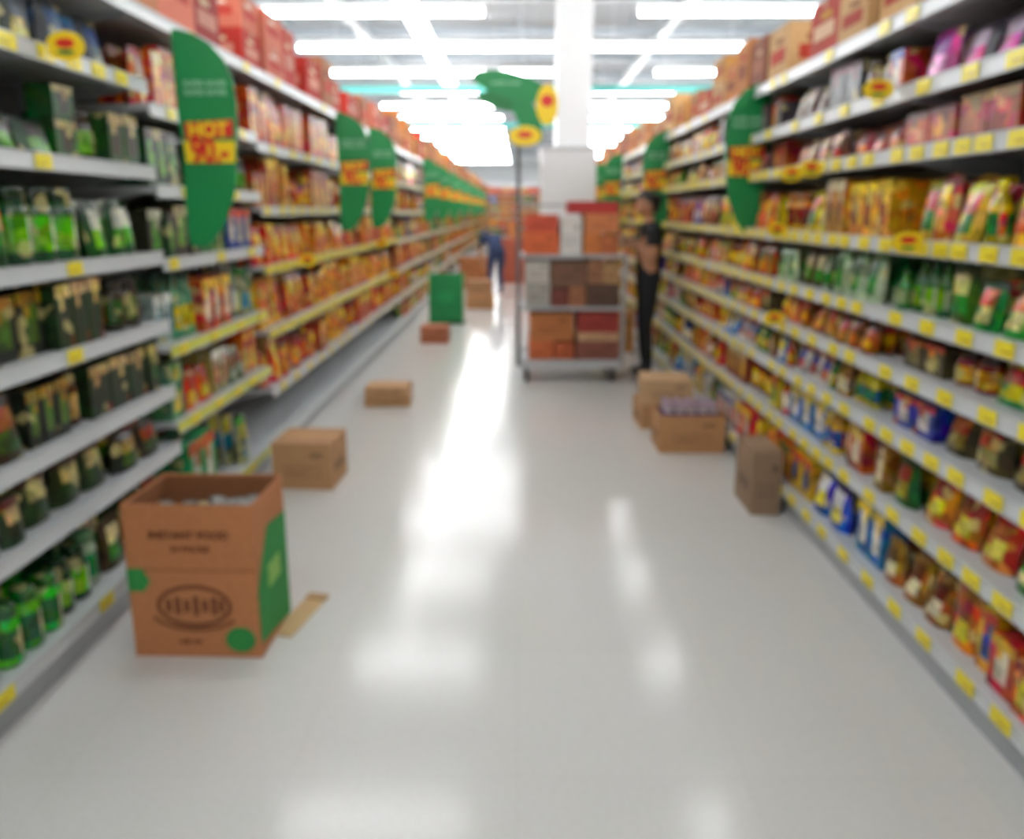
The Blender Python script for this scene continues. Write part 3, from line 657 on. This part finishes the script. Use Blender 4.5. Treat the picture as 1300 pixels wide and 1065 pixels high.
def person(loc, rz, J, top, bottom):
    par = empty('shop_worker', loc, (0, 0, rz))
    pts = []; rad = []; edges = []; lab = []
    def v(p, r): pts.append(p); rad.append(r); return len(pts)-1
    def e(a, b_, l): edges.append((a, b_)); lab.append(l)
    pel = v(J['pelvis'], .128); wa = v(J['waist'], .118); ch = v(J['chest'], .132); uc = v(J['uchest'], .095); nk = v(J['neck'], .048); hb = v(J['headbase'], .046)
    e(pel, wa, 0); e(wa, ch, 0); e(ch, uc, 0); e(uc, nk, 0); e(nk, hb, 2)
    for s, n in ((1, 'L'), (-1, 'R')):
        sh = v(J['sh'+n], .062); ms = v(tuple((Vector(J['sh'+n])*.45+Vector(J['el'+n])*.55)), .050); el = v(J['el'+n], .038); wr = v(J['wr'+n], .025); pm = v(J['pm'+n], .028)
        e(uc, sh, 0); e(sh, ms, 0); e(ms, el, 2); e(el, wr, 2); e(wr, pm, 2)
        hp = v(J['hp'+n], .096); th = v(tuple((Vector(J['hp'+n])+Vector(J['kn'+n]))/2), .078); kn = v(J['kn'+n], .056)
        ca = v(tuple(Vector(J['kn'+n])*.6+Vector(J['an'+n])*.4), .056); an = v(J['an'+n], .040); to = v(J['to'+n], .03)
        e(pel, hp, 1); e(hp, th, 1); e(th, kn, 1); e(kn, ca, 1); e(ca, an, 1); e(an, to, 3)
        pmv = Vector(J['pm'+n]); dirv = (pmv-Vector(J['wr'+n])).normalized(); up = Vector((0, 0, 1)); up = (up-dirv*up.dot(dirv)).normalized()
        inn = Vector((0, -s, 0))
        fl = (.060, .070, .066, .052)
        for k in range(4):
            base = pmv+up*(.027-.018*k); p1 = base+dirv*(.03); p2 = p1+(dirv*.9+inn*.2).normalized()*fl[k]*.5; p3 = p2+(dirv*.6+inn*.5).normalized()*fl[k]*.5
            skinned('finger_%d_%s' % (k+1, n), [tuple(base), tuple(p1), tuple(p2), tuple(p3)], [(0, 1), (1, 2), (2, 3)], [.0085, .0085, .0078, .0065], [0, 0, 0], [M_skin], par, sub=1)
        tb = pmv-dirv*.015+up*.022; t1 = tb+(up*.7+dirv*.7+inn*.3).normalized()*.03; t2 = t1+(dirv*.8+inn*.3+up*.2).normalized()*.028
        skinned('thumb_%s' % n, [tuple(tb), tuple(t1), tuple(t2)], [(0, 1), (1, 2)], [.0115, .0095, .0075], [0, 0], [M_skin], par, sub=1)
    skinned('body', pts, edges, rad, lab, [top, bottom, M_skin, M_shoe], par)
    hc = Vector(J['head']); pit = J.get('pitch', 0)
    hp_ = empty('head', tuple(hc), (0, pit, 0)); hp_.parent = par
    bm = bmesh.new(); bmesh.ops.create_uvsphere(bm, u_segments=28, v_segments=20, radius=1)
    for q in bm.verts:
        x, y_, z = q.co
        jaw = max(0, -z)
        q.co.x = x*.092*(1-.18*jaw)+(.012*jaw if x > 0 else -.0)
        q.co.y = y_*.073*(1-.32*jaw)
        q.co.z = z*.112
        if x > .6 and .0 < z < .22 and .2 < abs(y_) < .55: q.co.x -= .005
    me = bpy.data.meshes.new('face'); bm.to_mesh(me); bm.free(); me.materials.append(M_skin)
    for p in me.polygons: p.use_smooth = True
    o = bpy.data.objects.new('face', me); sc.collection.objects.link(o); o.parent = hp_
    def blob(nm, c, r, m, seg=12):
        bm = bmesh.new(); bmesh.ops.create_uvsphere(bm, u_segments=seg, v_segments=seg//2+2, radius=1)
        for q in bm.verts: q.co = Vector((q.co.x*r[0]+c[0], q.co.y*r[1]+c[1], q.co.z*r[2]+c[2]))
        me = bpy.data.meshes.new(nm); bm.to_mesh(me); bm.free(); me.materials.append(m)
        for p in me.polygons: p.use_smooth = True
        o = bpy.data.objects.new(nm, me); sc.collection.objects.link(o); o.parent = hp_
    for s in (1, -1):
        blob('eye', (.079, s*.030, .006), (.008, .013, .007), M_white); blob('iris', (.0855, s*.030, .006), (.003, .005, .005), M_hair)
        blob('brow', (.083, s*.030, .024), (.005, .018, .004), M_hair); blob('ear', (-.005, s*.073, -.005), (.018, .008, .03), M_skin)
    blob('nose', (.095, 0, -.018), (.014, .012, .02), M_skin); blob('mouth', (.083, 0, -.052), (.007, .022, .006), M_lip)
    bm = bmesh.new(); bmesh.ops.create_uvsphere(bm, u_segments=28, v_segments=20, radius=1)
    bmesh.ops.delete(bm, geom=[q for q in bm.verts if (q.co.x > .35 and q.co.z < .52) or (q.co.x > -.15 and q.co.z < .15) or q.co.z < -.75], context='VERTS')
    for q in bm.verts: q.co = Vector((q.co.x*.101-.006, q.co.y*.083, q.co.z*.121+.004))
    me = bpy.data.meshes.new('hair'); bm.to_mesh(me); bm.free(); me.materials.append(M_hair)
    for p in me.polygons: p.use_smooth = True
    o = bpy.data.objects.new('hair', me); sc.collection.objects.link(o); o.parent = hp_
    so = o.modifiers.new('s', 'SOLIDIFY'); so.thickness = .01; so.offset = 0
    blob('hair_bun', (-.105, 0, .02), (.04, .038, .045), M_hair, 16)
    return par
J = dict(pelvis=(0, 0, .88), waist=(.0, 0, 1.0), chest=(.0, 0, 1.15), uchest=(-.005, 0, 1.27), neck=(.01, 0, 1.36), headbase=(.02, 0, 1.41), head=(.03, 0, 1.50), pitch=math.radians(18))
for s, n in ((1, 'L'), (-1, 'R')):
    J.update({'sh'+n: (-.005, s*.160, 1.29), 'el'+n: (.0, s*.205, 1.05), 'wr'+n: (.13, s*.115, 1.165), 'pm'+n: (.175, s*.098, 1.185),
              'hp'+n: (0, s*.085, .82), 'kn'+n: (.02, s*.088, .46), 'an'+n: (-.015, s*.088, .085), 'to'+n: (.12, s*.098, .032)})
wk = person((1.13, 6.9, 0), math.pi, J, M_black, M_black)
b = MB(); item_box(b, I, -.055, -.068, 0, .11, .136, .10, P('#d8c8b0 #c8503a #e8b040 #8a3020')[0], 0)
b.obj('held_packet', M_board, wk, loc=(.205, 0, 1.15))
J = dict(pelvis=(-.12, 0, .80), waist=(-.02, 0, .89), chest=(.12, 0, .98), uchest=(.22, 0, 1.02), neck=(.31, 0, 1.03), headbase=(.35, 0, 1.02), head=(.43, 0, 1.0), pitch=math.radians(60))
for s, n in ((1, 'L'), (-1, 'R')):
    J.update({'sh'+n: (.22, s*.155, 1.0), 'el'+n: (.30, s*.17, .76), 'wr'+n: (.40, s*.10, .58), 'pm'+n: (.43, s*.09, .54),
              'hp'+n: (-.10, s*.085, .76), 'kn'+n: (.0, s*.09, .44), 'an'+n: (-.05, s*.09, .085), 'to'+n: (.09, s*.10, .032)})
person((-.4, 13.6, 0), math.pi*.62, J, M_blue, M_blue)

# ------------------------------------------------------------ world + camera
w = bpy.data.worlds.new('world'); sc.world = w; w.use_nodes = True
w.node_tree.nodes['Background'].inputs[0].default_value = (.8, .85, .9, 1); w.node_tree.nodes['Background'].inputs[1].default_value = .6
cam = bpy.data.cameras.new('camera'); co = bpy.data.objects.new('camera', cam); sc.collection.objects.link(co)
cam.sensor_width = 36; cam.sensor_fit = 'HORIZONTAL'; cam.lens = 1000/1300*36; cam.shift_y = -45/1300
cam.clip_start = .02; cam.clip_end = 200
co.location = (0, 0, 1.45); co.rotation_euler = (math.radians(90-12.38), 0, math.radians(.46))
cam.dof.use_dof = True; cam.dof.focus_distance = .3; cam.dof.aperture_fstop = 27.7/3.3
sc.camera = co
